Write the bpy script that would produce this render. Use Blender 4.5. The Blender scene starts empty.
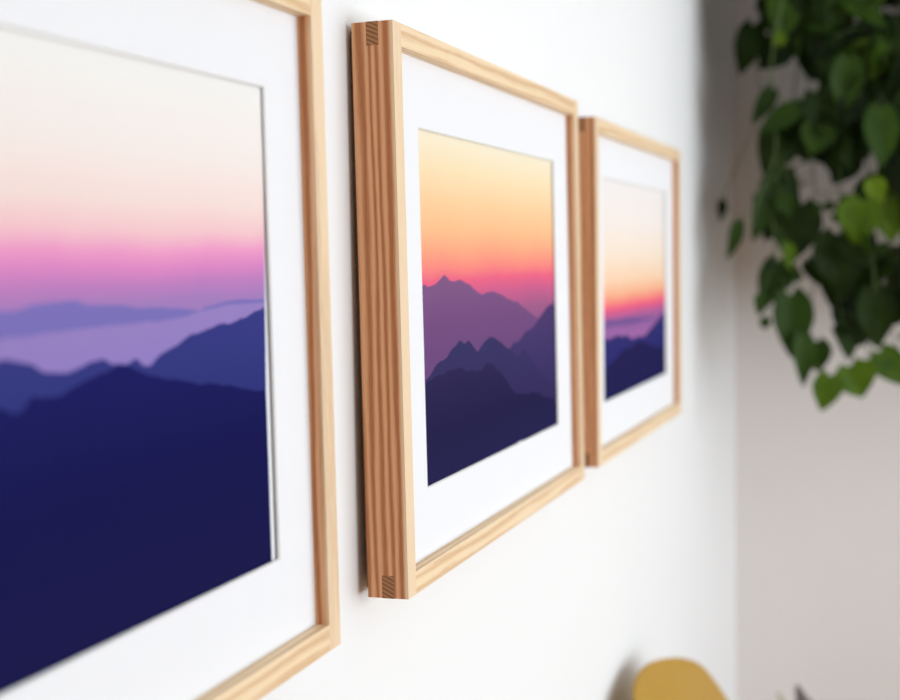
import bpy, bmesh, math, random
from mathutils import Vector, Matrix, noise
random.seed(7)
SC = bpy.context.scene
COL = SC.collection
CZ = 1.5            # eye height above the floor
WY = 0.0086          # plane of the picture wall
CX = 3.90           # plane of the far wall

# ------------------------------------------------------------ helpers
def lin(c):
    o = []
    for v in c:
        v = v / 255.0
        o.append(v / 12.92 if v <= 0.04045 else ((v + 0.055) / 1.055) ** 2.4)
    return o
WHITE = 0.905
def pap(c, k=0.86):
    "ink colour of a print, relative to the white paper"
    return tuple(min(0.95, v / WHITE * k) for v in lin(c)) + (1,)

def link(o, parent=None):
    COL.objects.link(o)
    if parent is not None:
        o.parent = parent
    return o

def obj(name, bm, mats, parent=None, smooth=False):
    me = bpy.data.meshes.new(name)
    bm.to_mesh(me); bm.free()
    if not isinstance(mats, (list, tuple)):
        mats = [mats]
    for m in mats:
        me.materials.append(m)
    if smooth:
        for p in me.polygons:
            p.use_smooth = True
    return link(bpy.data.objects.new(name, me), parent)

def empty(name, loc):
    o = bpy.data.objects.new(name, None)
    o.empty_display_size = 0.1
    o.location = loc
    return link(o)

def tag(o, label=None, cat=None, group=None, kind=None):
    if label: o['label'] = label
    if cat: o['category'] = cat
    if group: o['group'] = group
    if kind: o['kind'] = kind
    return o

def box(bm, lo, hi, bevel=0.0, mi=0):
    xs = [(lo[0] + hi[0]) / 2, (lo[1] + hi[1]) / 2, (lo[2] + hi[2]) / 2]
    sz = [abs(hi[i] - lo[i]) for i in range(3)]
    r = bmesh.ops.create_cube(bm, size=1.0)
    vs = r['verts']
    bmesh.ops.scale(bm, vec=sz, verts=vs)
    bmesh.ops.translate(bm, vec=xs, verts=vs)
    if bevel > 0:
        es = list({e for v in vs for e in v.link_edges})
        bmesh.ops.bevel(bm, geom=es, offset=bevel, segments=2, affect='EDGES', profile=0.6)
    return bm

def tube(bm, pts, rad, seg=8, cap=True):
    pts = [Vector(p) for p in pts]
    n = len(pts)
    rads = rad if isinstance(rad, (list, tuple)) else [rad] * n
    rings = []
    up = Vector((0, 0, 1))
    prev = None
    for i, p in enumerate(pts):
        t = (pts[min(i + 1, n - 1)] - pts[max(i - 1, 0)]).normalized()
        if prev is None:
            a = t.cross(up)
            if a.length < 1e-3: a = t.cross(Vector((1, 0, 0)))
        else:
            a = prev - t * prev.dot(t)
        a.normalize(); prev = a
        b = t.cross(a)
        rings.append([bm.verts.new(p + (a * math.cos(2 * math.pi * k / seg) + b * math.sin(2 * math.pi * k / seg)) * rads[i]) for k in range(seg)])
    for i in range(n - 1):
        for k in range(seg):
            f = bm.faces.new((rings[i][k], rings[i][(k + 1) % seg], rings[i + 1][(k + 1) % seg], rings[i + 1][k]))
            f.smooth = True
    if cap:
        bm.faces.new(rings[0][::-1]); bm.faces.new(rings[-1])
    return bm

def lathe(bm, prof, seg=40):
    rings = []
    for r, z in prof:
        rings.append([bm.verts.new((r * math.cos(2 * math.pi * k / seg), r * math.sin(2 * math.pi * k / seg), z)) for k in range(seg)])
    for i in range(len(prof) - 1):
        for k in range(seg):
            f = bm.faces.new((rings[i][k], rings[i][(k + 1) % seg], rings[i + 1][(k + 1) % seg], rings[i + 1][k]))
            f.smooth = True
    bm.faces.new(rings[0][::-1]); bm.faces.new(rings[-1])
    return bm

# ------------------------------------------------------------ materials
def newmat(name, rough=0.6, spec=0.3):
    m = bpy.data.materials.new(name)
    m.use_nodes = True
    nt = m.node_tree
    b = nt.nodes['Principled BSDF']
    b.inputs['Roughness'].default_value = rough
    b.inputs['Specular IOR Level'].default_value = spec
    return m, nt, b

def plain(name, col, rough=0.6, spec=0.3, var=0.04, scale=12.0, bump=0.0, metallic=0.0):
    m, nt, b = newmat(name, rough, spec)
    N, L = nt.nodes, nt.links
    b.inputs['Metallic'].default_value = metallic
    tc = N.new('ShaderNodeTexCoord')
    nz = N.new('ShaderNodeTexNoise'); nz.inputs['Scale'].default_value = scale
    nz.inputs['Detail'].default_value = 4
    L.new(tc.outputs['Object'], nz.inputs['Vector'])
    cr = N.new('ShaderNodeValToRGB')
    cr.color_ramp.elements[0].position = 0.3; cr.color_ramp.elements[1].position = 0.7
    cr.color_ramp.elements[0].color = tuple(c * (1 - var) for c in col) + (1,)
    cr.color_ramp.elements[1].color = tuple(min(1, c * (1 + var)) for c in col) + (1,)
    L.new(nz.outputs['Fac'], cr.inputs['Fac'])
    L.new(cr.outputs['Color'], b.inputs['Base Color'])
    if bump > 0:
        n2 = N.new('ShaderNodeTexNoise'); n2.inputs['Scale'].default_value = scale * 12
        L.new(tc.outputs['Object'], n2.inputs['Vector'])
        bp = N.new('ShaderNodeBump'); bp.inputs['Strength'].default_value = bump; bp.inputs['Distance'].default_value = 0.002
        L.new(n2.outputs['Fac'], bp.inputs['Height']); L.new(bp.outputs['Normal'], b.inputs['Normal'])
    return m

def oak(name, axis, light, dark, seed=0.0, ring=105.0, contrast=1.0, side_tint=None):
    "oak with the grain running along one axis of the frame"
    m, nt, b = newmat(name, 0.52, 0.3)
    N, L = nt.nodes, nt.links
    tc = N.new('ShaderNodeTexCoord')
    mp = N.new('ShaderNodeMapping')
    sc = {'x': (0.06, 1, 1), 'z': (1, 1, 0.06)}[axis]
    mp.inputs['Scale'].default_value = sc
    mp.inputs['Location'].default_value = (seed, seed * 0.37, seed * 1.3)
    L.new(tc.outputs['Object'], mp.inputs['Vector'])
    # slow wander of the growth rings
    n1 = N.new('ShaderNodeTexNoise'); n1.inputs['Scale'].default_value = 55; n1.inputs['Detail'].default_value = 2
    L.new(mp.outputs['Vector'], n1.inputs['Vector'])
    sub = N.new('ShaderNodeVectorMath'); sub.operation = 'MULTIPLY_ADD'
    L.new(n1.outputs['Color'], sub.inputs[0]); sub.inputs[1].default_value = (0.012, 0.012, 0.012)
    L.new(mp.outputs['Vector'], sub.inputs[2])
    wv = N.new('ShaderNodeTexWave'); wv.wave_type = 'BANDS'; wv.bands_direction = 'Y'
    wv.inputs['Scale'].default_value = ring / 3.0 * 1.4; wv.inputs['Distortion'].default_value = 1.6
    wv.inputs['Detail'].default_value = 2; wv.inputs['Detail Scale'].default_value = 1.2
    wv.inputs['Detail Roughness'].default_value = 0.6
    mp2 = N.new('ShaderNodeMapping'); mp2.inputs['Rotation'].default_value = (0.5 if axis == 'x' else 0.0, 0, 0.22 if axis == 'z' else 0.0)
    L.new(sub.outputs['Vector'], mp2.inputs['Vector'])
    L.new(mp2.outputs['Vector'], wv.inputs['Vector'])
    # open pores: fine dashes
    mp3 = N.new('ShaderNodeMapping')
    mp3.inputs['Scale'].default_value = {'x': (45, 1000, 1000), 'z': (1000, 1000, 45)}[axis]
    L.new(tc.outputs['Object'], mp3.inputs['Vector'])
    n3 = N.new('ShaderNodeTexNoise'); n3.inputs['Scale'].default_value = 1.0; n3.inputs['Detail'].default_value = 3
    L.new(mp3.outputs['Vector'], n3.inputs['Vector'])
    ad = N.new('ShaderNodeMath'); ad.operation = 'MULTIPLY_ADD'
    L.new(n3.outputs['Fac'], ad.inputs[0]); ad.inputs[1].default_value = 0.55
    ad.use_clamp = True
    ml = N.new('ShaderNodeMath'); ml.operation = 'MULTIPLY'; ml.inputs[1].default_value = 0.62 * contrast
    L.new(wv.outputs['Fac'], ml.inputs[0]); L.new(ml.outputs['Value'], ad.inputs[2])
    cr = N.new('ShaderNodeValToRGB')
    e = cr.color_ramp.elements
    e[0].position = 0.34; e[0].color = tuple(light) + (1,)
    e[1].position = 0.95; e[1].color = tuple(dark) + (1,)
    L.new(ad.outputs['Value'], cr.inputs['Fac'])
    out = cr.outputs['Color']
    mp2.inputs['Rotation'].default_value[2] *= 0.4
    if side_tint:                      # side faces: redder grain, with their shade mixed into the colour
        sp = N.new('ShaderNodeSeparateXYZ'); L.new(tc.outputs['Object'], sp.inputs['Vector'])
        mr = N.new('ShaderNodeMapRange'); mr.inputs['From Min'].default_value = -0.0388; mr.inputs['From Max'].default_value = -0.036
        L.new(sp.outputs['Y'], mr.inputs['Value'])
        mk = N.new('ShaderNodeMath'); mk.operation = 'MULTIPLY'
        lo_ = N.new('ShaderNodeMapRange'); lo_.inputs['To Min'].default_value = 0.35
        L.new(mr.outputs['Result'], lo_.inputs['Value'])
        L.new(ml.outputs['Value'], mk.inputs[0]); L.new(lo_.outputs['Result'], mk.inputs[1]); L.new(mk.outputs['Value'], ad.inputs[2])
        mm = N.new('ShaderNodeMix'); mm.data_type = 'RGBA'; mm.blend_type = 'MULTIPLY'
        mm.inputs['B'].default_value = tuple(side_tint) + (1,)
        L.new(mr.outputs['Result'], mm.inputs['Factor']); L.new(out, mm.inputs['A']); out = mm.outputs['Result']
    L.new(out, b.inputs['Base Color'])
    bp = N.new('ShaderNodeBump'); bp.inputs['Strength'].default_value = 0.12; bp.inputs['Distance'].default_value = 0.0006
    L.new(n3.outputs['Fac'], bp.inputs['Height']); L.new(bp.outputs['Normal'], b.inputs['Normal'])
    return m

def endgrain(name, light, dark):
    m, nt, b = newmat(name, 0.6, 0.2)
    N, L = nt.nodes, nt.links
    tc = N.new('ShaderNodeTexCoord')
    mp = N.new('ShaderNodeMapping'); mp.inputs['Rotation'].default_value = (-0.45, 0, 0)
    L.new(tc.outputs['Object'], mp.inputs['Vector'])
    wv = N.new('ShaderNodeTexWave'); wv.bands_direction = 'Z'; wv.inputs['Scale'].default_value = 85
    wv.inputs['Distortion'].default_value = 1.2; wv.inputs['Detail'].default_value = 2
    L.new(mp.outputs['Vector'], wv.inputs['Vector'])
    cr = N.new('ShaderNodeValToRGB')
    cr.color_ramp.elements[0].color = tuple(light) + (1,); cr.color_ramp.elements[1].color = tuple(dark) + (1,)
    L.new(wv.outputs['Fac'], cr.inputs['Fac']); L.new(cr.outputs['Color'], b.inputs['Base Color'])
    return m

def ink(name, stops):
    "printed ink: colour by height on the print (UV v)"
    m, nt, b = newmat(name, 0.9, 0.0)
    N, L = nt.nodes, nt.links
    uv = N.new('ShaderNodeUVMap'); uv.uv_map = 'UVMap'
    sx = N.new('ShaderNodeSeparateXYZ'); L.new(uv.outputs['UV'], sx.inputs['Vector'])
    cr = N.new('ShaderNodeValToRGB')
    e = cr.color_ramp.elements
    stops = sorted(stops)
    while len(e) < len(stops): e.new(0.5)
    for k, (p, c) in enumerate(stops):
        e[k].position = p; e[k].color = pap(c)
    nz = N.new('ShaderNodeTexNoise'); nz.inputs['Scale'].default_value = 5
    L.new(uv.outputs['UV'], nz.inputs['Vector'])
    ma = N.new('ShaderNodeMath'); ma.operation = 'MULTIPLY_ADD'; ma.inputs[1].default_value = 0.03
    sb = N.new('ShaderNodeMath'); sb.operation = 'SUBTRACT'; sb.inputs[1].default_value = 0.015
    L.new(nz.outputs['Fac'], ma.inputs[0]); L.new(sx.outputs['Y'], ma.inputs[2])
    L.new(ma.outputs['Value'], sb.inputs[0]); L.new(sb.outputs['Value'], cr.inputs['Fac'])
    L.new(cr.outputs['Color'], b.inputs['Base Color'])
    return m

M_wall = plain('white_wall_paint', (0.90, 0.90, 0.895), 0.85, 0.15, 0.006, 3, 0.05)
M_far = plain('warm_grey_wall_paint', (0.90, 0.852, 0.832), 0.85, 0.15, 0.008, 3, 0.05)
M_behind = plain('warm_brown_wall_paint', (0.55, 0.36, 0.24), 0.85, 0.15, 0.02, 3)
M_ceil = plain('ceiling_paint', (0.82, 0.82, 0.81), 0.9, 0.1, 0.01, 3)
M_mat = plain('mat_board_card', (0.865, 0.868, 0.885), 0.85, 0.1, 0.004, 20)
M_core = plain('mat_board_core', (0.83, 0.825, 0.81), 0.8, 0.1, 0.01, 30)
M_back = plain('brown_fibreboard', (0.22, 0.11, 0.06), 0.8, 0.1, 0.1, 60)
M_steel = plain('steel', (0.5, 0.5, 0.5), 0.35, 0.5, 0.02, 10, metallic=1.0)
OL, OD = (0.88, 0.72, 0.50), (0.64, 0.40, 0.20)
M_oz = oak('oak_upright_grain', 'z', (0.86, 0.655, 0.43), (0.50, 0.27, 0.13), 0.13, ring=75, contrast=1.15, side_tint=(0.93, 0.645, 0.50))
M_ox = oak('oak_level_grain', 'x', (0.90, 0.70, 0.455), (0.68, 0.42, 0.21), 0.71, contrast=0.85)
M_end = endgrain('oak_end_grain', (0.46, 0.23, 0.11), (0.24, 0.10, 0.04))

# floor: planks
def floor_mat():
    m, nt, b = newmat('oak_plank_floor', 0.45, 0.4)
    N, L = nt.nodes, nt.links
    tc = N.new('ShaderNodeTexCoord')
    br = N.new('ShaderNodeTexBrick'); br.inputs['Scale'].default_value = 1.0
    br.inputs['Brick Width'].default_value = 1.6; br.inputs['Row Height'].default_value = 0.14
    br.inputs['Mortar Size'].default_value = 0.002
    br.inputs['Color1'].default_value = (0.50, 0.32, 0.18, 1); br.inputs['Color2'].default_value = (0.42, 0.26, 0.14, 1)
    br.inputs['Mortar'].default_value = (0.12, 0.07, 0.04, 1)
    L.new(tc.outputs['Object'], br.inputs['Vector']); L.new(br.outputs['Color'], b.inputs['Base Color'])
    return m

# ------------------------------------------------------------ the room
X0, X1, Y0, Y1, H = -2.2, CX, WY, -3.4, 2.75
def struct(name, bm, m):
    o = obj(name, bm, m); o['kind'] = 'structure'; return o
T = 0.12
struct('floor', box(bmesh.new(), (X0 - T, Y1 - T, -T), (X1 + T, Y0 + T, 0)), floor_mat())
struct('ceiling', box(bmesh.new(), (X0 - T, Y1 - T, H), (X1 + T, Y0 + T, H + T)), M_ceil)
struct('wall_left', box(bmesh.new(), (X0 - T, Y0, 0), (X1 + T, Y0 + T, H)), M_wall)
struct('wall_back', box(bmesh.new(), (X1, Y1, 0), (X1 + T, Y0, H)), M_far)
struct('wall_front', box(bmesh.new(), (X0 - T, Y1, 0), (X0, Y0, H)), M_behind)
WX0, WX1, WZ0, WZ1 = -0.7, 3.7, 0.25, 2.30
bm = bmesh.new()
box(bm, (X0 - T, Y1 - T, 0), (WX0, Y1, H)); box(bm, (WX1, Y1 - T, 0), (X1 + T, Y1, H))
box(bm, (WX0, Y1 - T, 0), (WX1, Y1, WZ0)); box(bm, (WX0, Y1 - T, WZ1), (WX1, Y1, H))
struct('wall_right', bm, M_wall)
bm = bmesh.new()
f = 0.05
for lo, hi in (((WX0, WZ0), (WX1, WZ0 + f)), ((WX0, WZ1 - f), (WX1, WZ1)), ((WX0, WZ0 + f), (WX0 + f, WZ1 - f)),
               ((WX1 - f, WZ0 + f), (WX1, WZ1 - f)), (((WX0 + WX1) / 2 - f / 2, WZ0 + f), ((WX0 + WX1) / 2 + f / 2, WZ1 - f))):
    box(bm, (lo[0], Y1 - 0.09, lo[1]), (hi[0], Y1 - 0.03, hi[1]))
win = struct('window_1', bm, M_ceil)

# ------------------------------------------------------------ the prints
def interp(pts, u):
    if u <= pts[0][0]: return pts[0][1]
    for (a, va), (b, vb) in zip(pts, pts[1:]):
        if u <= b:
            return va + (vb - va) * (u - a) / max(b - a, 1e-6)
    return pts[-1][1]

def crag(u, amp, seed):
    s = 0
    for k, f in enumerate((28, 61, 127)):
        s += noise.noise(Vector((u * f, seed, 0))) / (k + 1)
    return s * amp

def make_print(parent, rect, w, layers, mats, right_edge=None, bottom_edge=None, cols=220):
    u0, u1, v0, v1 = rect
    bm = bmesh.new()
    uvl = bm.loops.layers.uv.new('UVMap')
    E = 0.012                       # image runs a little under the mat
    prev = None
    for i in range(cols + 1):
        u = -E + (1 + 2 * E) * i / cols
        if right_edge is None:
            pass
        bot = -E if bottom_edge is None else bottom_edge(u)
        ys = [1 + E]
        raw = [interp(pts, u) + crag(u, amp, seed) for pts, amp, seed in layers]
        for k in range(len(raw)):           # a nearer ridge covers a farther one
            ys.append(max(bot, min(max(raw[k:]), ys[-1])))
        ys.append(bot)
        col = []
        for v in ys:
            ue = u
            if right_edge is not None:
                r = right_edge(v); ue = -E + (r + E) * i / cols
            # paper lies a touch uneven
            wav = 0.0
            vert = bm.verts.new((u0 + (u1 - u0) * ue, -(w + wav), v0 + (v1 - v0) * v))
            col.append((vert, ue, v))
        if prev:
            for k in range(len(col) - 1):
                a, b, c, d = prev[k], prev[k + 1], col[k + 1], col[k]
                if abs(a[2] - b[2]) < 1e-6 and abs(c[2] - d[2]) < 1e-6: continue
                fc = bm.faces.new((a[0], b[0], c[0], d[0]))
                fc.material_index = k
                for lp, q in zip(fc.loops, (a, b, c, d)):
                    lp[uvl].uv = (q[1], q[2])
        prev = col
    return obj('print', bm, mats, parent)

# ------------------------------------------------------------ picture frames
D, MW, REC = 0.0402, 0.0212, 0.0280
def picture_frame(x0, zc, lean, fy, fr, W, Hh, s, margins, label, printer):
    """frame-local: x right, z up (0 at mid height), front face towards -y"""
    root = empty('picture_frame', (x0, 0, zc))
    root.rotation_mode = 'QUATERNION'
    R = Matrix.Rotation(fy, 3, 'Z') @ Matrix.Rotation(lean, 3, 'X') @ Matrix.Rotation(fr, 3, 'Y')
    root.rotation_quaternion = R.to_quaternion()
    tag(root, label, 'picture frame', 'oak framed mountain prints hung in a row')
    d, mw, rec, h = D * s, MW * s, REC * s, Hh / 2
    t0, t1 = d * 0.355, d * 0.645          # tenon thickness within the depth
    g = 0.00015
    for k, xa in enumerate((0.0, W - mw)):
        bm = bmesh.new()
        # upright, slotted at both ends for the rail's tenon
        box(bm, (xa, -d, -h + mw), (xa + mw, 0, h - mw))
        for sgn in (1, -1):
            za, zb = sgn * (h - mw), sgn * h
            lo, hi = min(za, zb), max(za, zb)
            box(bm, (xa, -d, lo), (xa + mw, -t1, hi)); box(bm, (xa, -t0, lo), (xa + mw, 0, hi))
        bmesh.ops.remove_doubles(bm, verts=bm.verts, dist=1e-6)
        # drop faces that ended up inside the wood
        dup = {}
        for fc in bm.faces:
            key = tuple(sorted(v.index for v in fc.verts)); dup.setdefault(key, []).append(fc)
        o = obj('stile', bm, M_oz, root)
    for sgn in (1, -1):
        za, zb = sgn * (h - mw), sgn * h
        lo, hi = min(za, zb), max(za, zb)
        bm = box(bmesh.new(), (mw, -d, lo), (W - mw, 0, hi))
        r = obj('rail', bm, M_ox, root)
        for xa, xb in ((-g * 2, mw), (W - mw, W + g * 2)):
            tb = box(bmesh.new(), (xa, -t1, lo if sgn > 0 else lo - g), (xb, -t0, hi + g if sgn > 0 else hi))
            tn = obj('tenon', tb, M_end, r)
            tn['label'] = 'darker end grain tenon of the corner joint'
    a, bt, bb = [m * s for m in margins]
    # mat board: bevelled window
    ox0, ox1, oz0, oz1 = mw, W - mw, -h + mw, h - mw
    ix0, ix1, iz0, iz1 = a, W - a, -h + bb, h - bt
    th = 0.0015
    bm = bmesh.new()
    def ring(x0_, x1_, z0_, z1_, y):
        return [bm.verts.new((x, y, z)) for x, z in ((x0_, z0_), (x1_, z0_), (x1_, z1_), (x0_, z1_))]
    o_ = ring(ox0, ox1, oz0, oz1, -rec); i_ = ring(ix0, ix1, iz0, iz1, -rec)
    j_ = ring(ix0 + th * .8, ix1 - th * .8, iz0 + th * .8, iz1 - th * .8, -rec + th)
    p_ = ring(ox0, ox1, oz0, oz1, -rec + th)
    for k in range(4):
        n = (k + 1) % 4
        bm.faces.new((o_[k], o_[n], i_[n], i_[k]))
        fb = bm.faces.new((i_[k], i_[n], j_[n], j_[k])); fb.material_index = 1
        bm.faces.new((j_[k], j_[n], p_[n], p_[k]))
        bm.faces.new((p_[k], p_[n], o_[n], o_[k]))
    bmesh.ops.recalc_face_normals(bm, faces=bm.faces)
    obj('mat_board', bm, [M_mat, M_core], root)
    # white mount sheet behind the print, then the back board
    obj('mount_sheet', box(bmesh.new(), (mw, -rec + 0.0036, -h + mw), (W - mw, -rec + 0.0060, h - mw)), M_mat, root)
    printer(root, (ix0, ix1, iz0, iz1), rec - 0.0029)
    obj('back_board', box(bmesh.new(), (0.007 * s, 0.0, -h + 0.008 * s), (W - 0.007 * s, 0.0040, h - 0.006 * s)), M_back, root)
    hg = bmesh.new(); tube(hg, [(W / 2, 0.0035, h - 0.06), (W / 2, WY - 0.001, h - 0.055)], 0.002, 8)
    obj('hanger', hg, M_steel, root)
    return root

def j(*ls):
    o = []
    for l in ls: o += l
    return sorted(o)

# left: pale sky, pink band, lavender haze, two dark blue ridges
def print_left(root, rect, w):
    mats = [ink('left_sky_ink', [(0.0, (160, 125, 188)), (0.565, (163, 127, 187)), (0.60, (190, 128, 190)), (0.632, (222, 138, 196)), (0.662, (240, 160, 200)), (0.695, (246, 200, 205)), (0.745, (247, 222, 216)), (0.84, (247, 236, 230)), (0.97, (245, 243, 239))]),
            ink('left_far_haze_ink', [(0.50, (120, 112, 183)), (0.59, (128, 116, 186))]),
            ink('left_mist_ink', [(0.44, (146, 127, 194)), (0.54, (152, 130, 192))]),
            ink('left_middle_ridge_ink', [(0.38, (50, 56, 122)), (0.54, (60, 62, 132))]),
            ink('left_near_ridge_ink', [(0.0, (30, 28, 74)), (0.25, (27, 27, 80)), (0.46, (33, 33, 96))])]
    haze = j([(0.0, 0.60), (0.15, 0.575), (0.3, 0.59), (0.421, 0.573), (0.457, 0.57), (0.491, 0.579), (0.527, 0.58), (0.564, 0.583), (0.589, 0.571), (0.63, 0.571), (0.673, 0.563), (0.749, 0.557), (0.81, 0.551), (0.83, 0.545), (0.85, 0.552), (0.894, 0.559), (0.938, 0.561), (0.992, 0.558)])
    mist = j([(0.0, 0.53), (0.419, 0.53), (0.583, 0.534), (0.748, 0.534), (0.803, 0.537), (0.833, 0.545), (0.85, 0.546), (0.893, 0.551), (0.992, 0.551)])
    mid = j([(0.0, 0.50), (0.2, 0.46), (0.3, 0.51), (0.417, 0.49), (0.439, 0.499), (0.464, 0.493), (0.486, 0.486), (0.505, 0.473), (0.546, 0.465), (0.572, 0.471), (0.594, 0.478), (0.616, 0.479), (0.634, 0.469), (0.663, 0.464), (0.684, 0.473), (0.698, 0.459), (0.713, 0.455), (0.74, 0.475), (0.773, 0.486), (0.807, 0.5), (0.848, 0.508), (0.879, 0.516), (0.91, 0.516), (0.956, 0.524), (0.988, 0.536), (1.02, 0.54)])
    near = j([(0.0, 0.38), (0.2, 0.44), (0.34, 0.45), (0.414, 0.442), (0.435, 0.426), (0.453, 0.416), (0.468, 0.415), (0.484, 0.437), (0.503, 0.432), (0.532, 0.428), (0.557, 0.439), (0.588, 0.45), (0.625, 0.46), (0.648, 0.465), (0.669, 0.460), (0.707, 0.441), (0.748, 0.427), (0.792, 0.418), (0.826, 0.407), (0.855, 0.405), (0.911, 0.389), (0.949, 0.379), (0.986, 0.368)])
    def edge(v):
        if v > 0.86: return 1.004
        return 1.004 - 0.0185 * min(1.0, (0.86 - v) / 0.42)
    make_print(root, rect, w, [(haze, .003, 1.0), (mist, .002, 2.0), (mid, .004, 3.0), (near, .005, 4.0)], mats, right_edge=edge)

# middle: orange to rose sky, purple peak, indigo ridges
def print_middle(root, rect, w):
    mats = [ink('middle_sky_ink', [(0.0, (120, 84, 128)), (0.40, (140, 92, 135)), (0.47, (165, 96, 138)), (0.53, (205, 98, 142)), (0.575, (236, 104, 134)), (0.61, (248, 138, 130)), (0.655, (250, 165, 132)), (0.72, (251, 192, 142)), (0.80, (250, 208, 158)), (0.90, (249, 226, 184)), (0.99, (248, 236, 208))]),
            ink('middle_peak_ink', [(0.28, (106, 74, 122)), (0.45, (118, 80, 128)), (0.58, (130, 92, 134))]),
            ink('middle_right_ridge_ink', [(0.18, (60, 52, 98)), (0.34, (70, 58, 106)), (0.46, (82, 62, 110))]),
            ink('middle_front_ridge_ink', [(0.15, (56, 48, 92)), (0.38, (60, 56, 100))]),
            ink('middle_near_ridge_ink', [(0.0, (40, 38, 78)), (0.15, (40, 36, 74)), (0.31, (50, 44, 84))])]
    far = j([(0.0, 0.561), (0.031, 0.567), (0.043, 0.561), (0.076, 0.563), (0.11, 0.576), (0.141, 0.592), (0.175, 0.574), (0.206, 0.571), (0.239, 0.576), (0.271, 0.566), (0.309, 0.556), (0.337, 0.538), (0.387, 0.523), (0.418, 0.529), (0.455, 0.531), (0.526, 0.519), (0.593, 0.496), (0.652, 0.488), (0.737, 0.454), (0.814, 0.423), (1.02, 0.36)])
    right = j([(0.0, 0.0), (0.55, 0.30), (0.583, 0.331), (0.626, 0.352), (0.65, 0.345), (0.72, 0.376), (0.785, 0.386), (0.833, 0.408), (0.861, 0.424), (0.926, 0.453), (0.985, 0.466), (1.02, 0.47)])
    front = j([(0.0, 0.29), (0.015, 0.296), (0.045, 0.31), (0.088, 0.34), (0.114, 0.345), (0.144, 0.348), (0.186, 0.376), (0.232, 0.391), (0.26, 0.381), (0.284, 0.389), (0.327, 0.359), (0.349, 0.347), (0.388, 0.369), (0.436, 0.386), (0.455, 0.385), (0.516, 0.36), (0.583, 0.331), (0.641, 0.298), (0.671, 0.302), (0.704, 0.322), (0.74, 0.295), (0.765, 0.272), (0.842, 0.226), (0.937, 0.182), (1.009, 0.161)])
    near = j([(0.0, 0.288), (0.069, 0.302), (0.129, 0.308), (0.228, 0.312), (0.264, 0.297), (0.362, 0.285), (0.405, 0.303), (0.447, 0.298), (0.5, 0.268), (0.543, 0.239), (0.598, 0.192), (0.633, 0.173), (0.706, 0.162), (0.81, 0.152), (0.877, 0.126), (0.998, 0.097)])
    def bot(u):
        if u < 0.49: return -0.012
        if u < 0.66: return -0.012 + 0.0185 * (u - 0.49) / 0.17
        if u < 0.685: return 0.0065 - 0.006 * (u - 0.66) / 0.025
        return 0.0005 - 0.0125 * min(1, (u - 0.685) / 0.2)
    make_print(root, rect, w, [(far, .003, 5.0), (right, .004, 6.0), (front, .004, 7.0), (near, .006, 8.0)], mats, bottom_edge=bot)

# right: pale sky, coral horizon, misty valley, dark slope
def print_right(root, rect, w):
    mats = [ink('right_sky_ink', [(0.0, (150, 100, 155)), (0.355, (165, 100, 155)), (0.385, (205, 98, 145)), (0.41, (240, 100, 132)), (0.438, (247, 140, 130)), (0.475, (249, 182, 145)), (0.54, (250, 212, 178)), (0.66, (249, 230, 210)), (0.80, (247, 236, 228)), (0.95, (244, 238, 234))]),
            ink('right_far_haze_ink', [(0.31, (118, 88, 150)), (0.36, (122, 88, 148))]),
            ink('right_mist_ink', [(0.24, (165, 108, 165)), (0.32, (150, 100, 160))]),
            ink('right_middle_ridge_ink', [(0.12, (44, 46, 112)), (0.33, (58, 54, 112))]),
            ink('right_near_ridge_ink', [(0.0, (38, 36, 82)), (0.22, (40, 37, 82))])]
    haze = j([(0.024, 0.355), (0.101, 0.366), (0.18, 0.355), (0.407, 0.357), (0.593, 0.338), (0.725, 0.335), (0.85, 0.325), (1.013, 0.331)])
    mist = j([(0.023, 0.334), (0.18, 0.33), (0.406, 0.319), (0.658, 0.318), (0.8, 0.322), (1.01, 0.32)])
    mid = j([(0.01, 0.298), (0.06, 0.277), (0.125, 0.277), (0.219, 0.286), (0.275, 0.27), (0.332, 0.276), (0.434, 0.242), (0.527, 0.252), (0.607, 0.239), (0.724, 0.268), (0.846, 0.302), (1.013, 0.341)])
    near = j([(0.018, 0.145), (0.095, 0.16), (0.175, 0.177), (0.287, 0.208), (0.404, 0.205), (0.526, 0.225), (0.655, 0.203), (0.825, 0.162), (1.008, 0.143)])
    make_print(root, rect, w, [(haze, .003, 9.0), (mist, .002, 10.0), (mid, .004, 11.0), (near, .005, 12.0)], mats)

HB = 0.53
picture_frame(0.2879, CZ - 0.0546, -0.0067, -0.0024, -0.0044, 0.7159 * 0.9885, HB * 0.9885, 0.9885, (0.081, 0.082, 0.0875),
              'large oak frame cropped at the left, pale sky over pink band and dark blue mountains', print_left)
picture_frame(1.1527, CZ - 0.0505, -0.0100, 0.0025, 0.0004, 0.7060, HB, 1.0, (0.0925, 0.0875, 0.0880),
              'middle oak frame in sharp focus, orange sunset print with a purple peak and indigo ridges', print_middle)
picture_frame(1.9530, CZ - 0.0560, -0.0004, -0.0034, -0.0001, 0.7250, HB * 0.974, 0.9793, (0.0965, 0.0847, 0.0875),
              'farthest oak frame nearest the room corner, small coral sunset print with dark slope', print_right)

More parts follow.
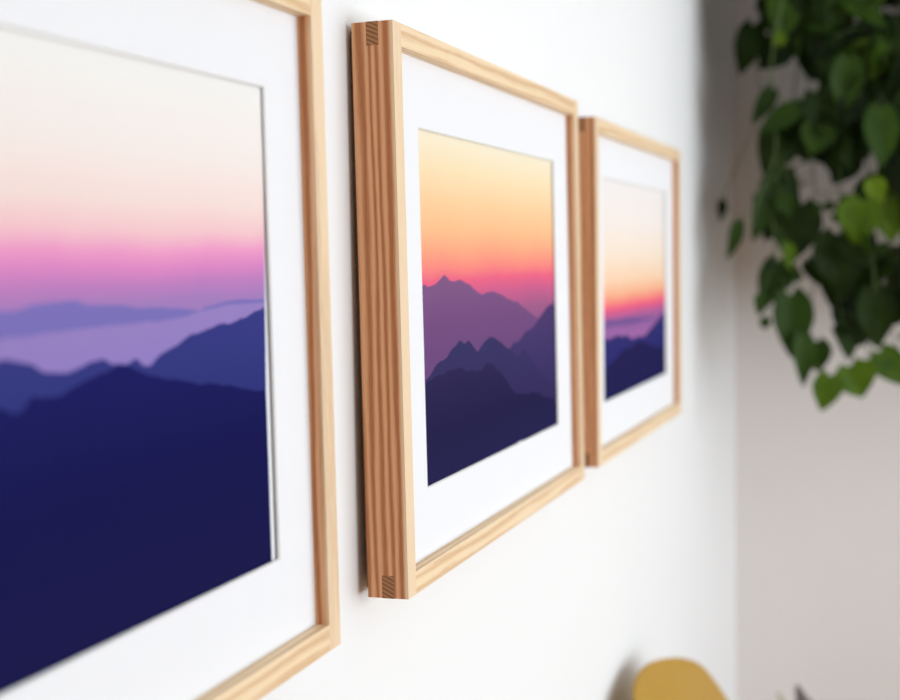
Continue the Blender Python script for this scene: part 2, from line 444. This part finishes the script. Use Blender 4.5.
# ------------------------------------------------------------ hanging plant
def leaf_mat():
    m, nt, b = newmat('pothos_leaf', 0.5, 0.14)
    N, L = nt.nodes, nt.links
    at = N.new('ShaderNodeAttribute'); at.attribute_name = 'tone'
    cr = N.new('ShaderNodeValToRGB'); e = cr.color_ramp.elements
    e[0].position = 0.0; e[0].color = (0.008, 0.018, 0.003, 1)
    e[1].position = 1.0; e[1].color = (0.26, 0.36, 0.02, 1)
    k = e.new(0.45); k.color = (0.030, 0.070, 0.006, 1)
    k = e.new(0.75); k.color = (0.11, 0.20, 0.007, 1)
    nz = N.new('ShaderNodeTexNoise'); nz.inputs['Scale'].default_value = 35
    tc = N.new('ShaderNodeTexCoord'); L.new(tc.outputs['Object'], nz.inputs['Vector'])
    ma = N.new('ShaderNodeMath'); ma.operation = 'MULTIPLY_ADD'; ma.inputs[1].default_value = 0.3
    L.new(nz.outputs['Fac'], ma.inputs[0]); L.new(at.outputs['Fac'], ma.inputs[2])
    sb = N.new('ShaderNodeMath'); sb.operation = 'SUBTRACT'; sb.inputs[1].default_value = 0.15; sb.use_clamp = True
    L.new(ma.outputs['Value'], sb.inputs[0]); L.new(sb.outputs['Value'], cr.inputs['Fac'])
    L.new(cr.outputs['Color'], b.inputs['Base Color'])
    # thin leaf: some light comes through
    tr = N.new('ShaderNodeBsdfTranslucent'); L.new(cr.outputs['Color'], tr.inputs['Color'])
    mx = N.new('ShaderNodeMixShader'); mx.inputs['Fac'].default_value = 0.22
    L.new(b.outputs['BSDF'], mx.inputs[1]); L.new(tr.outputs['BSDF'], mx.inputs[2])
    L.new(mx.outputs['Shader'], N['Material Output'].inputs['Surface'])
    return m
M_leaf = leaf_mat()
DX = 0.46
M_stem = plain('pothos_stem', (0.10, 0.16, 0.05), 0.5, 0.3, 0.15, 40)
M_pot = plain('white_glazed_pot', (0.7, 0.68, 0.64), 0.3, 0.5, 0.02, 8)
M_rope = plain('cotton_rope', (0.62, 0.55, 0.43), 0.9, 0.1, 0.12, 90, 0.3)
M_soil = plain('potting_soil', (0.05, 0.03, 0.02), 0.95, 0.1, 0.3, 60)

def add_leaf(bm, lay, base, tip_dir, face_dir, L, Wd, tone, fold=0.35, droop=0.25, thick=0.0005):
    """cordate leaf from base along tip_dir, upper side towards face_dir"""
    t = Vector(tip_dir).normalized()
    n = Vector(face_dir); n = (n - t * n.dot(t)).normalized()
    s = t.cross(n)
    base = Vector(base)
    NU, NV = 9, 6
    grid = []
    for i in range(NU + 1):
        a = i / NU
        # half width of a cordate leaf
        hw = Wd / 2 * (math.sin(math.pi * min(1, a ** 0.62)) ** 0.85 if 0 < a < 1 else 0)
        hw *= (1.0 - 0.12 * a)
        back = 0
        row = []
        for k in range(-NV // 2, NV // 2 + 1):
            q = k / (NV / 2)
            lobe = -0.16 * L * (abs(q) ** 1.5) * max(0, 1 - a * 3.0)   # rounded lobes behind the stalk
            hwq = max(hw, Wd * 0.16 if i == 0 else 0)
            p = base + t * (a * L + lobe) + s * (q * hwq)
            p += n * (fold * abs(q) * hwq - droop * L * a * a + 0.012 * L * math.sin(9 * a + 3 * q))
            row.append(bm.verts.new(p))
        grid.append(row)
    for i in range(NU):
        for k in range(NV):
            f = bm.faces.new((grid[i][k], grid[i][k + 1], grid[i + 1][k + 1], grid[i + 1][k]))
            f.smooth = True
            for lp in f.loops:
                lp[lay] = (tone, tone, tone, 1)

PX, PY, PZ = 3.30, -0.38, 2.27
plant = empty('hanging_plant', (PX, PY, PZ))
tag(plant, 'dense green trailing pothos hanging from above in front of the grey wall', 'hanging plant')
bm = bmesh.new()
lathe(bm, [(0.075, 0.0), (0.105, 0.02), (0.135, 0.10), (0.145, 0.17), (0.148, 0.19), (0.138, 0.19), (0.130, 0.15), (0.02, 0.15)])
obj('planter', bm, M_pot, plant)
bm = bmesh.new(); lathe(bm, [(0.02, 0.152), (0.132, 0.152), (0.125, 0.165), (0.03, 0.172)]); obj('soil', bm, M_soil, plant)
for k in range(3):
    a = 2 * math.pi * k / 3 + 0.4
    bm = bmesh.new(); tube(bm, [(0.146 * math.cos(a), 0.146 * math.sin(a), 0.175), (0.02 * math.cos(a), 0.02 * math.sin(a), 0.52), (0, 0, H - PZ)], 0.003, 6)
    obj('rope', bm, M_rope, plant)

# picture to room for a point at a given distance along the wall (author's survey)
def P(px, py, x):
    F = Vector((0.94229288, 0.32781907, -0.06796158)); Rr = Vector((0.32749124, -0.94471485, -0.01622802)); U = Vector((0.06952417, 0.00696527, 0.99755595))
    d_ = F + Rr * ((px - 450) / 1353.87) - U * ((py - 350) / 1353.87)
    t = x / d_.x
    return Vector((x, -0.4885 + d_.y * t, CZ + d_.z * t))
org = Vector((PX, PY, PZ))
# vines: hand-set courses (each a list of survey points), leaves along them
vines = [
    [(800, -60), (778, 20), (770, 90), (776, 150), (758, 200), (752, 232)],
    [(820, -60), (800, 40), (790, 130), (775, 190), (775, 260), (785, 310), (797, 350), (801, 375)],
    [(840, -60), (825, 60), (812, 150), (820, 230), (812, 300), (806, 345), (826, 376)],
    [(860, -60), (850, 50), (840, 150), (842, 250), (838, 300), (850, 345), (858, 372)],
    [(880, -60), (872, 60), (868, 170), (872, 250), (876, 300), (868, 350), (872, 372)],
    [(905, -60), (898, 60), (888, 160), (890, 230), (885, 290), (898, 350)],
    [(925, -60), (918, 80), (905, 190), (902, 260), (910, 330), (925, 372)],
    [(790, -60), (762, 10), (756, 60), (764, 108)],
]
vx = [2.70, 2.76, 2.84, 2.80, 2.74, 2.84, 2.78, 2.88, 2.86]
vine_objs, paths = [], []
for pts, x in zip(vines, vx):
    w = []
    for k, (a, b) in enumerate(pts):
        w.append(P(a, b, x + DX + 0.03 * math.sin(k * 1.9 + x * 20)) - org)
    # rise over the rim of the pot
    first = w[0]
    rim = Vector((first.x, first.y, 0)); rim = rim.normalized() * 0.10 if rim.length > 1e-3 else Vector((0.1, 0, 0))
    w = [Vector((rim.x * 0.8, rim.y * 0.8, 0.16)), Vector((rim.x * 1.75, rim.y * 1.75, 0.215)), Vector((rim.x * 1.95, rim.y * 1.95, 0.12))] + w
    # smooth by Catmull-Rom
    sm = []
    for k in range(len(w) - 1):
        p0, p1, p2, p3 = w[max(k - 1, 0)], w[k], w[k + 1], w[min(k + 2, len(w) - 1)]
        for q in range(8):
            t = q / 8
            sm.append(0.5 * ((2 * p1) + (p2 - p0) * t + (2 * p0 - 5 * p1 + 4 * p2 - p3) * t * t + (3 * p1 - p0 - 3 * p2 + p3) * t ** 3))
    sm.append(w[-1])
    paths.append(sm)

GAPS = [(796, 62, 10), (800, 170, 13), (806, 92, 9), (818, 225, 5), (806, 220, 8), (812, 262, 14), (836, 296, 12), (822, 312, 10), (879, 168, 11), (868, 228, 5),
        (892, 12, 7), (858, 27, 5), (829, 240, 5), (858, 278, 6), (778, 308, 7), (840, 372, 9), (897, 240, 10), (820, 350, 8), (752, 25, 8), (776, 80, 8),  (828, 198, 5), (839, 193, 5), (895, 330, 12), (880, 290, 3)]
cam_o = Vector((0, -0.4885, CZ))
Fv = Vector((0.94229288, 0.32781907, -0.06796158)); Rv = Vector((0.32749124, -0.94471485, -0.01622802)); Uv = Vector((0.06952417, 0.00696527, 0.99755595))
def S(pw):
    v = pw - cam_o; z = v.dot(Fv)
    return 450 + 1353.87 * v.dot(Rv) / z, 350 - 1353.87 * v.dot(Uv) / z
def left_bound(y):
    return interp([(0, 757), (30, 766), (50, 790), (110, 786), (140, 772), (165, 766), (200, 758), (235, 766), (260, 778), (300, 774), (340, 785), (380, 800), (400, 815)], y)
def low_bound(x):
    return interp([(740, 235), (770, 330), (790, 345), (810, 352), (830, 340), (860, 350), (900, 355), (960, 380)], x)

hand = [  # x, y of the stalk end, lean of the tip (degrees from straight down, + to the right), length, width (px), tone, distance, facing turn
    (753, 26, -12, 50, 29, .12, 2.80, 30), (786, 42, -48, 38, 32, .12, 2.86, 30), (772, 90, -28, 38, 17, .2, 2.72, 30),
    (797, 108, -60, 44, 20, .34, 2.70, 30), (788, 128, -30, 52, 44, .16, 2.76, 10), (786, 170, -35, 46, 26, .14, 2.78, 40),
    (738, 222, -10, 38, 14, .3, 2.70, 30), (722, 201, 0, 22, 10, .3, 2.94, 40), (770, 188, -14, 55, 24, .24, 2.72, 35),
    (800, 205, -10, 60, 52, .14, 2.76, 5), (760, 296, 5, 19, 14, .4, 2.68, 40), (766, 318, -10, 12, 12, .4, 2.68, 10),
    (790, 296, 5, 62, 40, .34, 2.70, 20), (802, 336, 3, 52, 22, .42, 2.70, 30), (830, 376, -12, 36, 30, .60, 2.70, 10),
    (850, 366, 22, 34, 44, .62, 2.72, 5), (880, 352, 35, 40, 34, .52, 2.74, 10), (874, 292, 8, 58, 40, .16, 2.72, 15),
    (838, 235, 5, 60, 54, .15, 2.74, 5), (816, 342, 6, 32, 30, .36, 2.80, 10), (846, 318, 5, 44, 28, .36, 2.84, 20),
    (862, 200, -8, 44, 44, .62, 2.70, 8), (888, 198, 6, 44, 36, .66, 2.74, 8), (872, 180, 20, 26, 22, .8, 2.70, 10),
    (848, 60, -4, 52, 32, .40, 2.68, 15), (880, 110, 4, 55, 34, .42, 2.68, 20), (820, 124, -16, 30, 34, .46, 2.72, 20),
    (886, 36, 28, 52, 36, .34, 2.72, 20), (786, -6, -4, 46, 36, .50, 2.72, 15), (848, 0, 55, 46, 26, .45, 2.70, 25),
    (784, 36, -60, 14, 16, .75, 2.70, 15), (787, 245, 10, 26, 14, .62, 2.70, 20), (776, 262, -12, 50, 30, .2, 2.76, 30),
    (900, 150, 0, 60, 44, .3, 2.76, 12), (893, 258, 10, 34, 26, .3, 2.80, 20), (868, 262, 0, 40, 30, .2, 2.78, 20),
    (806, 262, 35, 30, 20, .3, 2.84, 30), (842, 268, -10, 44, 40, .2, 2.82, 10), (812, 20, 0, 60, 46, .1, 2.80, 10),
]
leaves = {k: [] for k in range(len(paths))}
def nearest(pl):
    best = (1e9, 0, 0)
    for k, sm in enumerate(paths):
        for i, q in enumerate(sm):
            d_ = (q - pl).length
            if d_ < best[0]: best = (d_, k, i)
    return best
PXM = (2.72 + DX) / 1353.87
def basis_leaf(base, lean, turn, tiltf):
    a = math.radians(lean)
    tip = Vector((0.25 * tiltf, -math.sin(a), -math.cos(a)))
    th = math.radians(turn)
    face = Vector((-math.cos(th), -math.sin(th) if lean >= 0 else math.sin(th) * -1, 0.35))
    return tip, face
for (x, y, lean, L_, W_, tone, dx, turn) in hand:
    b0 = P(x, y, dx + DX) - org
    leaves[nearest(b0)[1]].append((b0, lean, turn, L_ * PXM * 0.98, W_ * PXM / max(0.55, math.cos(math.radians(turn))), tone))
rnd = random.Random(11)
tries = 0; made = 0
while made < 900 and tries < 60000:
    tries += 1
    x = rnd.uniform(745, 925); y = rnd.uniform(-130, 352)
    L_ = rnd.uniform(28, 50); lean = rnd.gauss(0, 32)
    cx = x + math.sin(math.radians(lean)) * L_ * .5; cy = y + math.cos(math.radians(lean)) * L_ * .5
    if cx - 13 < left_bound(cy): continue
    if cy + L_ * 0.45 > low_bound(cx): continue
    if any((cx - gx) ** 2 + (cy - gy) ** 2 < (gr + 19) ** 2 for gx, gy, gr in GAPS): continue
    dx = rnd.uniform(2.70, 2.98)
    b0 = P(x, y, dx + DX) - org
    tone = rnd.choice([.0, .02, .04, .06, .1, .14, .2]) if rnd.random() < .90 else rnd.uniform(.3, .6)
    leaves[nearest(b0)[1]].append((b0, lean, rnd.uniform(-60, 60), L_ * PXM, L_ * PXM * rnd.uniform(.7, .92), tone)); made += 1

made = tries = 0
while made < 90 and tries < 5000:      # young small leaves
    tries += 1
    x = rnd.uniform(752, 925); y = rnd.uniform(-60, 372)
    L_ = rnd.uniform(13, 25); lean = rnd.gauss(0, 45)
    if x - 8 < left_bound(y) or y + L_ > low_bound(x) + 14: continue
    if any((x - gx) ** 2 + (y + L_ / 2 - gy) ** 2 < (gr + 7) ** 2 for gx, gy, gr in GAPS): continue
    b0 = P(x, y, rnd.uniform(2.70, 2.95) + DX) - org
    leaves[nearest(b0)[1]].append((b0, lean, rnd.uniform(-50, 50), L_ * PXM, L_ * PXM * rnd.uniform(.6, .9), rnd.uniform(.1, .45))); made += 1

for k, sm in enumerate(paths):
    bm = bmesh.new(); tube(bm, sm, [0.0026 - 0.0012 * i / len(sm) for i in range(len(sm))], 6)
    sb = bm; bm = bmesh.new()
    lay = bm.loops.layers.float_color.new('tone')
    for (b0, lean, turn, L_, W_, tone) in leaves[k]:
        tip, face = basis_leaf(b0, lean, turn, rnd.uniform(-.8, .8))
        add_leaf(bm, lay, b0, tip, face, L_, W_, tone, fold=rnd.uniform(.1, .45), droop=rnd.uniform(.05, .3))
        # leaf stalk back to the vine, from a node a little higher up
        d_, kk, i = min(((q - b0 - Vector((0, 0, .03))).length, 0, i) for i, q in enumerate(sm))
        q = sm[max(0, i)]
        mid = (q + b0) / 2 + Vector((0, 0, 0.012))
        tube(sb, [q, mid, b0], 0.0011, 5)
    if leaves[k]:
        vine = obj('vine', sb, M_stem, plant)
        obj('foliage', bm, M_leaf, vine)
    else:
        bm.free(); vine = obj('vine', sb, M_stem, plant)

# ------------------------------------------------------------ mustard shell chair
M_must = plain('mustard_plastic', (0.47, 0.265, 0.035), 0.5, 0.25, 0.02, 6)
M_leg = oak('beech_leg', 'z', (0.62, 0.42, 0.24), (0.45, 0.27, 0.13), 0.4)
def shell_chair(loc, rot):
    root = empty('shell_chair', loc); root.rotation_euler = (0, 0, rot)
    tag(root, 'mustard yellow moulded shell chair against the white wall below the farthest frame', 'chair')
    # chair-local: front towards -y, width along x. Profile from top of the back to the front lip
    prof = [(0.235, 0.835), (0.225, 0.80), (0.205, 0.72), (0.185, 0.62), (0.165, 0.54), (0.12, 0.475), (0.03, 0.447), (-0.08, 0.445), (-0.17, 0.452), (-0.215, 0.44), (-0.235, 0.415)]
    wid = [0.120, 0.158, 0.188, 0.222, 0.235, 0.240, 0.236, 0.232, 0.225, 0.21, 0.185]
    curl = [0.02, 0.035, 0.06, 0.075, 0.075, 0.05, 0.02, 0.015, 0.012, 0.0, -0.01]
    bm = bmesh.new(); NQ = 18; rows = []
    NP = 48
    def cr1(arr, t):
        i = min(int(t), len(arr) - 2); f_ = t - i
        p0, p1, p2, p3 = arr[max(i - 1, 0)], arr[i], arr[i + 1], arr[min(i + 2, len(arr) - 1)]
        return 0.5 * (2 * p1 + (p2 - p0) * f_ + (2 * p0 - 5 * p1 + 4 * p2 - p3) * f_ ** 2 + (3 * p1 - p0 - 3 * p2 + p3) * f_ ** 3)
    for a in range(NP + 1):
        t = (len(prof) - 1) * a / NP
        y = cr1([p[0] for p in prof], t); z = cr1([p[1] for p in prof], t)
        w = cr1(wid, t); c = cr1(curl, t)
        isback = max(0.0, min(1.0, (z - 0.46) / 0.1))
        row = []
        for q in range(NQ + 1):
            s = -1 + 2 * q / NQ
            e = abs(s) ** 2.2
            dy = -c * e * isback
            dz = c * 1.1 * e * (1 - isback) - 0.022 * s * s * max(0, 1 - a / 6)
            row.append(bm.verts.new((s * w, y + dy, (z + dz) * 0.930)))
        rows.append(row)
    for a in range(NP):
        for q in range(NQ):
            f_ = bm.faces.new((rows[a][q], rows[a][q + 1], rows[a + 1][q + 1], rows[a + 1][q])); f_.smooth = True
    sh = obj('shell', bm, M_must, root)
    md = sh.modifiers.new('thickness', 'SOLIDIFY'); md.thickness = 0.007; md.offset = 0
    bv = sh.modifiers.new('soft', 'BEVEL'); bv.width = 0.002; bv.segments = 2
    for sx in (-1, 1):
        for yt, yb in ((0.10, 0.20), (-0.12, -0.21)):
            bm = bmesh.new(); tube(bm, [(sx * 0.13, yt, 0.407), (sx * 0.21, yb, 0.0)], [0.015, 0.010], 12)
            obj('leg', bm, M_leg, root)
    bm = bmesh.new()
    for yt in (0.10, -0.12): tube(bm, [(-0.14, yt, 0.398), (0.14, yt, 0.398)], 0.007, 8)
    for sx in (-1, 1): tube(bm, [(sx * 0.13, 0.10, 0.398), (sx * 0.13, -0.12, 0.398)], 0.007, 8)
    obj('under_frame', bm, M_steel, root)
    return root
CH_ROT = math.radians(-9)
shell_chair((2.29, -0.268, 0), CH_ROT)

# ------------------------------------------------------------ low grey-leaved plant by the far wall
M_dleaf = plain('grey_green_leaf', (0.16, 0.14, 0.12), 0.6, 0.3, 0.2, 30)
M_oleaf = plain('olive_leaf', (0.50, 0.47, 0.34), 0.6, 0.3, 0.15, 30)
M_terra = plain('grey_clay_pot', (0.42, 0.40, 0.38), 0.8, 0.2, 0.05, 10)
pp = empty('potted_plant', (2.95, -0.36, 0)); tag(pp, 'dark grey leaf tip of a floor plant right of the mustard chair', 'plant')
bm = bmesh.new(); lathe(bm, [(0.10, 0.0), (0.12, 0.01), (0.15, 0.26), (0.155, 0.28), (0.14, 0.28), (0.135, 0.25), (0.02, 0.25)]); obj('pot', bm, M_terra, pp)
def blade(base, tip, width, m, bend):
    bm = bmesh.new(); base = Vector(base); tip = Vector(tip)
    ax = tip - base; side = Vector((0.3, -1, 0)); side = (side - ax * side.dot(ax) / ax.length_squared).normalized(); nn = ax.cross(side).normalized()
    prev = None
    for i in range(15):
        t = i / 14
        w = width * (0.35 + 0.65 * math.sin(math.pi * min(1, t * 0.9 + 0.15))) * (1 if t < .85 else max(0.1, (1 - t) / .15) ** 0.5)
        c = base + ax * t + nn * bend * math.sin(math.pi * t)
        cur = [bm.verts.new(c - side * w + nn * w * .3), bm.verts.new(c), bm.verts.new(c + side * w + nn * w * .3)]
        if prev:
            for k in range(2):
                f_ = bm.faces.new((prev[k], prev[k + 1], cur[k + 1], cur[k])); f_.smooth = True
        prev = cur
    o = obj('leaf', bm, m, pp)
    md = o.modifiers.new('thickness', 'SOLIDIFY'); md.thickness = 0.002
    return o
tip = P(797, 686, 2.95) - Vector((2.95, -0.36, 0))
blade((0.0, -0.02, 0.24), tip, 0.042, M_dleaf, 0.03)
blade((0.0, 0.04, 0.24), tip + Vector((0, 0.040, -0.018)), 0.026, M_oleaf, -0.02)
blade((-0.03, 0.0, 0.24), (-0.05, 0.06, 0.55), 0.022, M_oleaf, 0.02)
blade((0.03, 0.02, 0.24), (0.10, -0.08, 0.48), 0.022, M_dleaf, 0.02)
blade((0.0, -0.05, 0.24), (0.0, -0.10, 0.44), 0.02, M_dleaf, 0.02)

# ------------------------------------------------------------ unseen cupboard, added to throw the shadow in the corner
cab = empty('shade_cupboard', (CX, -0.60, 1.28))
tag(cab, 'tall white cupboard added out of view on the far wall to shade the corner', 'cupboard')
CDp, CW, CH = 0.58, 0.80, 1.40
M_cab = plain('white_lacquer', (0.85, 0.84, 0.81), 0.4, 0.4, 0.01, 5)
bm = bmesh.new(); box(bm, (-CDp, -CW, 0), (0, 0, CH), 0.003); obj('body', bm, M_cab, cab)
for k in range(2):
    bm = bmesh.new(); box(bm, (-CDp - 0.02, -CW / 2 * (k + 1) + 0.003, 0.003), (-CDp, -CW / 2 * k - 0.003, CH - 0.003), 0.002)
    dr = obj('door', bm, M_cab, cab)
    yk = -CW / 2 + (0.04 if k == 0 else -0.04)
    bm = bmesh.new(); tube(bm, [(-CDp - 0.02, yk, 0.5), (-CDp - 0.045, yk, 0.5), (-CDp - 0.045, yk, 0.62), (-CDp - 0.02, yk, 0.62)], 0.005, 8); obj('handle', bm, M_steel, dr)

# ------------------------------------------------------------ light
def area(name, loc, rot, sx, sy, power, col, spread=math.pi):
    l = bpy.data.lights.new(name, 'AREA'); l.shape = 'RECTANGLE'; l.size = sx; l.size_y = sy; l.energy = power; l.color = col
    l.spread = spread
    o = bpy.data.objects.new(name, l); o.location = loc; o.rotation_euler = rot; COL.objects.link(o); return o
area('window_daylight', ((WX0 + WX1) / 2, Y1 - 0.14, (WZ0 + WZ1) / 2), (math.radians(90), 0, 0), WX1 - WX0, WZ1 - WZ0, 560, (0.90, 0.985, 1.06))
w = bpy.data.worlds.new('World'); SC.world = w; w.use_nodes = True
w.node_tree.nodes['Background'].inputs['Color'].default_value = (0.75, 0.85, 1.0, 1)
w.node_tree.nodes['Background'].inputs['Strength'].default_value = 1.0

# ------------------------------------------------------------ camera
cd = bpy.data.cameras.new('camera'); cam = bpy.data.objects.new('camera', cd); COL.objects.link(cam)
M = Matrix.Identity(4)
for r in range(3):
    M[r][0] = Rv[r]; M[r][1] = Uv[r]; M[r][2] = -Fv[r]; M[r][3] = cam_o[r]
cam.matrix_world = M
cd.sensor_fit = 'HORIZONTAL'; cd.sensor_width = 36; cd.lens = 36 * 1353.87 / 900
cd.dof.use_dof = True; cd.dof.focus_distance = 1.25; cd.dof.aperture_fstop = 3.6
cd.clip_start = 0.02
SC.camera = cam

SC.view_settings.view_transform = 'Standard'
SC.view_settings.look = 'None'
SC.view_settings.gamma = 1
SC.view_settings.use_curve_mapping = False
SC.view_settings.exposure = -2.31
